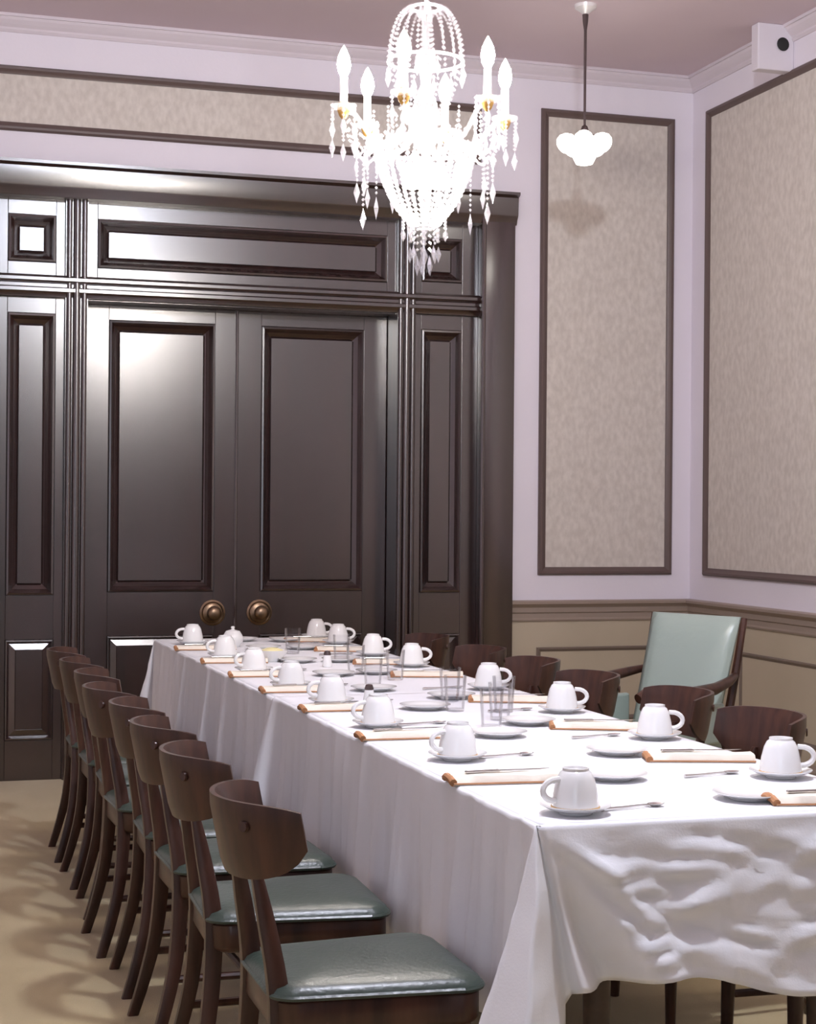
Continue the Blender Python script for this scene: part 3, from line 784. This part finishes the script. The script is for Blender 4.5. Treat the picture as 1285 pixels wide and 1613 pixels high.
# ------------------------------------------------------------------ crystal chandelier over the table
def chandelier():
    CX, CY = 1.618, 5.07
    c = empty('chandelier', (CX, CY, 2.09), label='large crystal chandelier with candle bulbs hanging over the table', cat='chandelier')
    Z = lambda z: z - 2.09
    MB().lathe([(0, Z(3.78)), (0.07, Z(3.78)), (0.066, Z(3.765)), (0.03, Z(3.745)), (0.01, Z(3.73)), (0, Z(3.73))], 24).build('ceiling_rose', 'white_metal', c, True)
    MB().tube([(0, 0, Z(3.74)), (0, 0, Z(2.93))], 0.006, 8).build('suspension_rod', 'white_metal', c, True)
    # stem with glass knops
    MB().lathe([(0.008, Z(2.95)), (0.022, Z(2.94)), (0.03, Z(2.925)), (0.012, Z(2.90)), (0.012, Z(2.82)), (0.03, Z(2.80)), (0.036, Z(2.77)), (0.02, Z(2.74)), (0.014, Z(2.70)), (0.03, Z(2.66)), (0.044, Z(2.62)), (0.05, Z(2.585)), (0.03, Z(2.555)), (0.06, Z(2.535)), (0.03, Z(2.515)), (0.012, Z(2.48)), (0.012, Z(2.34))], 20).build('stem', 'crystal_fine', c, True)
    # crown ring and basket ring
    for nm, r_, z in (('crown_ring', 0.118, 2.775), ('basket_ring', 0.160, 2.500), ('lower_ring', 0.03, 2.250), ('finial_ring', 0.045, 2.945)):
        MB().tube([(r_*math.cos(2*math.pi*k/28), r_*math.sin(2*math.pi*k/28), Z(z)) for k in range(29)], 0.005, 6).build(nm, 'white_metal', c, True)
    def strand(name, fn, n, r0, r1, count, ph=0.0, m='crystal'):
        mb = MB()
        for k in range(n+1):
            t = k/n; x, z = fn(t); mb.bead((x, 0, Z(z)), r0+(r1-r0)*t)
        me = mb.mesh(name, m)
        for q in range(count): link(name, me, c, rot=(0, 0, 2*math.pi*q/count + ph))
    dome = lambda t: (0.045 + (0.118-0.045)*math.sin(t*math.pi/2), 2.945 - 0.17*(1-math.cos(t*math.pi/2)))
    strand('crown_strand', dome, 15, 0.006, 0.0075, 18, 0.0, 'crystal_fine')
    strand('waist_strand', lambda t: (0.118 + (0.05-0.118)*t + 0.0*t, 2.775 - 0.19*t - 0.02*math.sin(math.pi*t)), 13, 0.006, 0.0065, 12, 0.1, 'crystal_fine')
    strand('basket_strand', lambda t: (0.160*(1-t)**0.75*(1-0.0*t) + 0.03*t + 0.012*math.sin(math.pi*t), 2.500 - 0.25*t), 17, 0.0095, 0.0085, 28)
    strand('basket_swag', lambda t: (0.075 + (0.160-0.075)*t, 2.57 - 0.07*t - 0.02*math.sin(math.pi*t)), 8, 0.007, 0.008, 16)
    # crown drops
    dm = MB(); dm.bead((0.122, 0, Z(2.757)), 0.006, 0.008); dm.bead((0.122, 0, Z(2.725)), 0.010, 0.026)
    me = dm.mesh('crown_drop', 'crystal')
    for q in range(12): link('crown_drop', me, c, rot=(0, 0, 2*math.pi*q/12))
    # lower tassel
    for ring_r, cnt, z0, ln in ((0.07, 10, 2.285, 0.075), (0.045, 8, 2.26, 0.12), (0.022, 5, 2.245, 0.145)):
        dm = MB()
        for k in range(4): dm.bead((ring_r, 0, Z(z0 - ln*0.15*k)), 0.006)
        dm.bead((ring_r, 0, Z(z0 - ln*0.8)), 0.0095, ln*0.22)
        me = dm.mesh('tassel_drop', 'crystal')
        for q in range(cnt): link('tassel_drop', me, c, rot=(0, 0, 2*math.pi*q/cnt + ring_r*9))
    # arms with candles: eight outer, three raised inner
    def arm_set(cnt, rad, zc, ph, hh):
        b = MB()
        pts = []
        for k in range(13):
            t = k/12; x = 0.035 + (rad-0.035)*t
            z = zc - 0.045 + (-0.055*math.sin(math.pi*min(1, t*1.25)) if t < 0.8 else 0.0) + 0.045*smooth((t-0.55)/0.45)
            pts.append((x, 0, Z(z)))
        ma = b.tube(pts, 0.0075, 8).mesh('arm', 'crystal', True)
        mk = MB().lathe([(0.006, Z(zc-0.03)), (0.014, Z(zc-0.02)), (0.02, Z(zc-0.004)), (0.017, Z(zc+0.02)), (0.0, Z(zc+0.02))], 14, (rad, 0, 0)).mesh('candle_cup', 'gold', True)
        mb_ = MB().lathe([(0.008, Z(zc-0.01)), (0.03, Z(zc)), (0.042, Z(zc+0.012)), (0.040, Z(zc+0.012)), (0.026, Z(zc+0.004)), (0.01, Z(zc))], 16, (rad, 0, 0)).mesh('bobeche', 'crystal', True)
        mc = MB().lathe([(0.0135, Z(zc)), (0.0125, Z(zc+hh)), (0.0, Z(zc+hh))], 12, (rad, 0, 0)).mesh('candle_tube', 'china', True)
        z0 = zc+hh
        mf = MB().lathe([(0.008, Z(z0)), (0.018, Z(z0+0.018)), (0.0225, Z(z0+0.040)), (0.018, Z(z0+0.065)), (0.009, Z(z0+0.085)), (0.0, Z(z0+0.100))], 10, (rad, 0, 0)).mesh('flame_bulb', 'flame', True)
        dr = MB()
        dr.bead((0, 0, -0.008), 0.006, 0.008); dr.bead((0, 0, -0.022), 0.0075, 0.009); dr.bead((0, 0, -0.036), 0.006, 0.006); dr.bead((0, 0, -0.070), 0.0105, 0.032)
        drs = dr.mesh('drop', 'crystal')
        dl = MB()
        for k in range(9): dl.bead((0, 0, -0.012*k), 0.0065)
        dl.bead((0, 0, -0.135), 0.010, 0.03); dls = dl.mesh('drop', 'crystal')
        for q in range(cnt):
            a = 2*math.pi*q/cnt + ph
            ar = link('arm', ma, c, rot=(0, 0, a))
            bo = link('bobeche', mb_, ar); link('candle_cup', mk, ar); ct = link('candle_tube', mc, ar); link('flame_bulb', mf, ar)
            for j in range(6):
                t = 2*math.pi*j/6 + 0.3
                link('drop', drs if j % 2 else dls, ar, loc=(rad+0.040*math.cos(t), 0.040*math.sin(t), Z(zc+0.010)))
            # swag between neighbouring arms
            sw = MB(); p = Vector((rad*0.97, 0, Z(zc-0.012))); a2 = 2*math.pi/cnt
            p2 = Vector((rad*0.97*math.cos(a2), rad*0.97*math.sin(a2), Z(zc-0.012)))
            if cnt > 4:
                for k in range(1, 16):
                    t = k/16; w = p.lerp(p2, t); sw.bead((w.x, w.y, w.z - 0.10*4*t*(1-t)), 0.0065)
                sw.build('swag', 'crystal', ar)
    arm_set(6, 0.265, 2.605, R(-2), 0.10)
    # long lustre strands hanging from the arms to the basket
    strand('lustre_strand', lambda t: (0.25 - 0.09*t, 2.555 - 0.05*t - 0.06*math.sin(math.pi*t)), 14, 0.0065, 0.0065, 16, R(6))
    dm = MB(); 
    for k in range(6): dm.bead((0.215, 0, Z(2.47 - 0.014*k)), 0.006)
    dm.bead((0.215, 0, Z(2.36)), 0.0105, 0.034); me = dm.mesh('long_drop', 'crystal')
    for q in range(12): link('long_drop', me, c, rot=(0, 0, 2*math.pi*q/12 + 0.2))
    dm = MB()
    for k in range(9): dm.bead((0.205, 0, Z(2.46 - 0.016*k)), 0.006)
    dm.bead((0.205, 0, Z(2.285)), 0.0105, 0.036); me = dm.mesh('long_drop', 'crystal')
    for q in range(6): link('long_drop', me, c, rot=(0, 0, 2*math.pi*q/6 + 0.45))
    dm = MB()
    for k in range(5): dm.bead((0.175, 0, Z(2.60 - 0.014*k)), 0.006)
    dm.bead((0.175, 0, Z(2.505)), 0.0105, 0.034); me = dm.mesh('upper_drop', 'crystal')
    for q in range(14): link('upper_drop', me, c, rot=(0, 0, 2*math.pi*q/14 + 0.1))
    # lamps inside the basket
    bm_ = MB().lathe([(0, Z(2.445)), (0.022, Z(2.435)), (0.03, Z(2.41)), (0.022, Z(2.385)), (0, Z(2.375))], 12, (0.06, 0, 0)).mesh('basket_bulb', 'basket_bulb', True)
    for q in range(4): link('basket_bulb', bm_, c, rot=(0, 0, math.pi/2*q + 0.4))
    return c
chandelier()

# ------------------------------------------------------------------ small pendant in the corner
def pendant():
    c = empty('pendant_light', (3.173, 7.436, 2.98), label='small glowing pendant light on a dark rod in the wall corner', cat='lamp')
    Z = lambda z: z - 2.98
    MB().lathe([(0, Z(3.78)), (0.055, Z(3.78)), (0.052, Z(3.765)), (0.03, Z(3.75)), (0.012, Z(3.735)), (0, Z(3.735))], 20).build('ceiling_rose', 'white_metal', c, True)
    MB().tube([(0, 0, Z(3.735)), (0, 0, Z(3.70)), (0, 0, Z(3.66)), (0, 0, Z(3.2))], [0.015, 0.013, 0.007, 0.006], 8).build('suspension_rod', 'dark_metal', c, True)
    MB().lathe([(0, Z(3.21)), (0.014, Z(3.20)), (0.02, Z(3.18)), (0.012, Z(3.155)), (0.02, Z(3.13)), (0.0, Z(3.12))], 14).build('hub', 'dark_metal', c, True)
    sh = MB().lathe([(0.0, 0.0), (0.022, 0.004), (0.042, 0.025), (0.050, 0.05), (0.046, 0.07), (0.03, 0.085), (0.0, 0.09)], 14).mesh('opal_shade', 'opal', True)
    ar = MB().tube([(0, 0, Z(3.15)), (0.03, 0, Z(3.16)), (0.055, 0, Z(3.15))], 0.005, 6).mesh('arm', 'dark_metal', True)
    for q in range(5):
        a = 2*math.pi*q/5 + 0.5
        link('arm', ar, c, rot=(0, 0, a))
        o = link('opal_shade', sh, c, loc=(0.05*math.cos(a), 0.05*math.sin(a), Z(3.145)))
        o.rotation_euler = Matrix.Rotation(a, 3, 'Z').to_4x4().to_3x3().to_euler() if False else (Matrix.Rotation(a, 3, 'Z') @ Matrix.Rotation(R(128), 3, 'Y')).to_euler()
    dm = MB()
    MB().lathe([(0.0, 0.0), (0.04, 0.01), (0.055, 0.04), (0.04, 0.07), (0.0, 0.085)], 16, (0, 0, Z(3.01))).build('opal_globe', 'opal', c, True)
pendant()

# ------------------------------------------------------------------ globe lamp on the ceiling above the near table end (above the frame)
gl = empty('ceiling_lamp', (1.45, 2.99, 3.54), label='round globe ceiling lamp above the near end of the table', cat='lamp')
MB().lathe([(0.0, 0.24), (0.075, 0.24), (0.072, 0.225), (0.05, 0.205), (0.045, 0.192), (0.0, 0.192)], 20).build('ceiling_rose', 'white_metal', gl, True)
MB().lathe([(0.1*math.sin(math.pi*k/10), 0.1-0.1*math.cos(math.pi*k/10)) for k in range(11)], 16).build('globe', 'globe_light', gl, 'all')

# ------------------------------------------------------------------ white box under the ceiling on the side wall
bx = MB().box(-0.10, 0.10, -0.035, 0.035, -0.115, 0.115, 0.006).build('vent_box', 'white_plastic', None, loc=(XR-0.101, 7.45, ZC-0.115), label='small white box with round dark opening high on the side wall', cat='vent box')
MB().lathe([(0, 0.0), (0.030, 0.0), (0.034, 0.006), (0.026, 0.010), (0, 0.008)], 18).build('opening', 'black', bx, True, M=Matrix.Translation((0.035, -0.035, 0.015)) @ Matrix.Rotation(R(90), 4, 'X'))
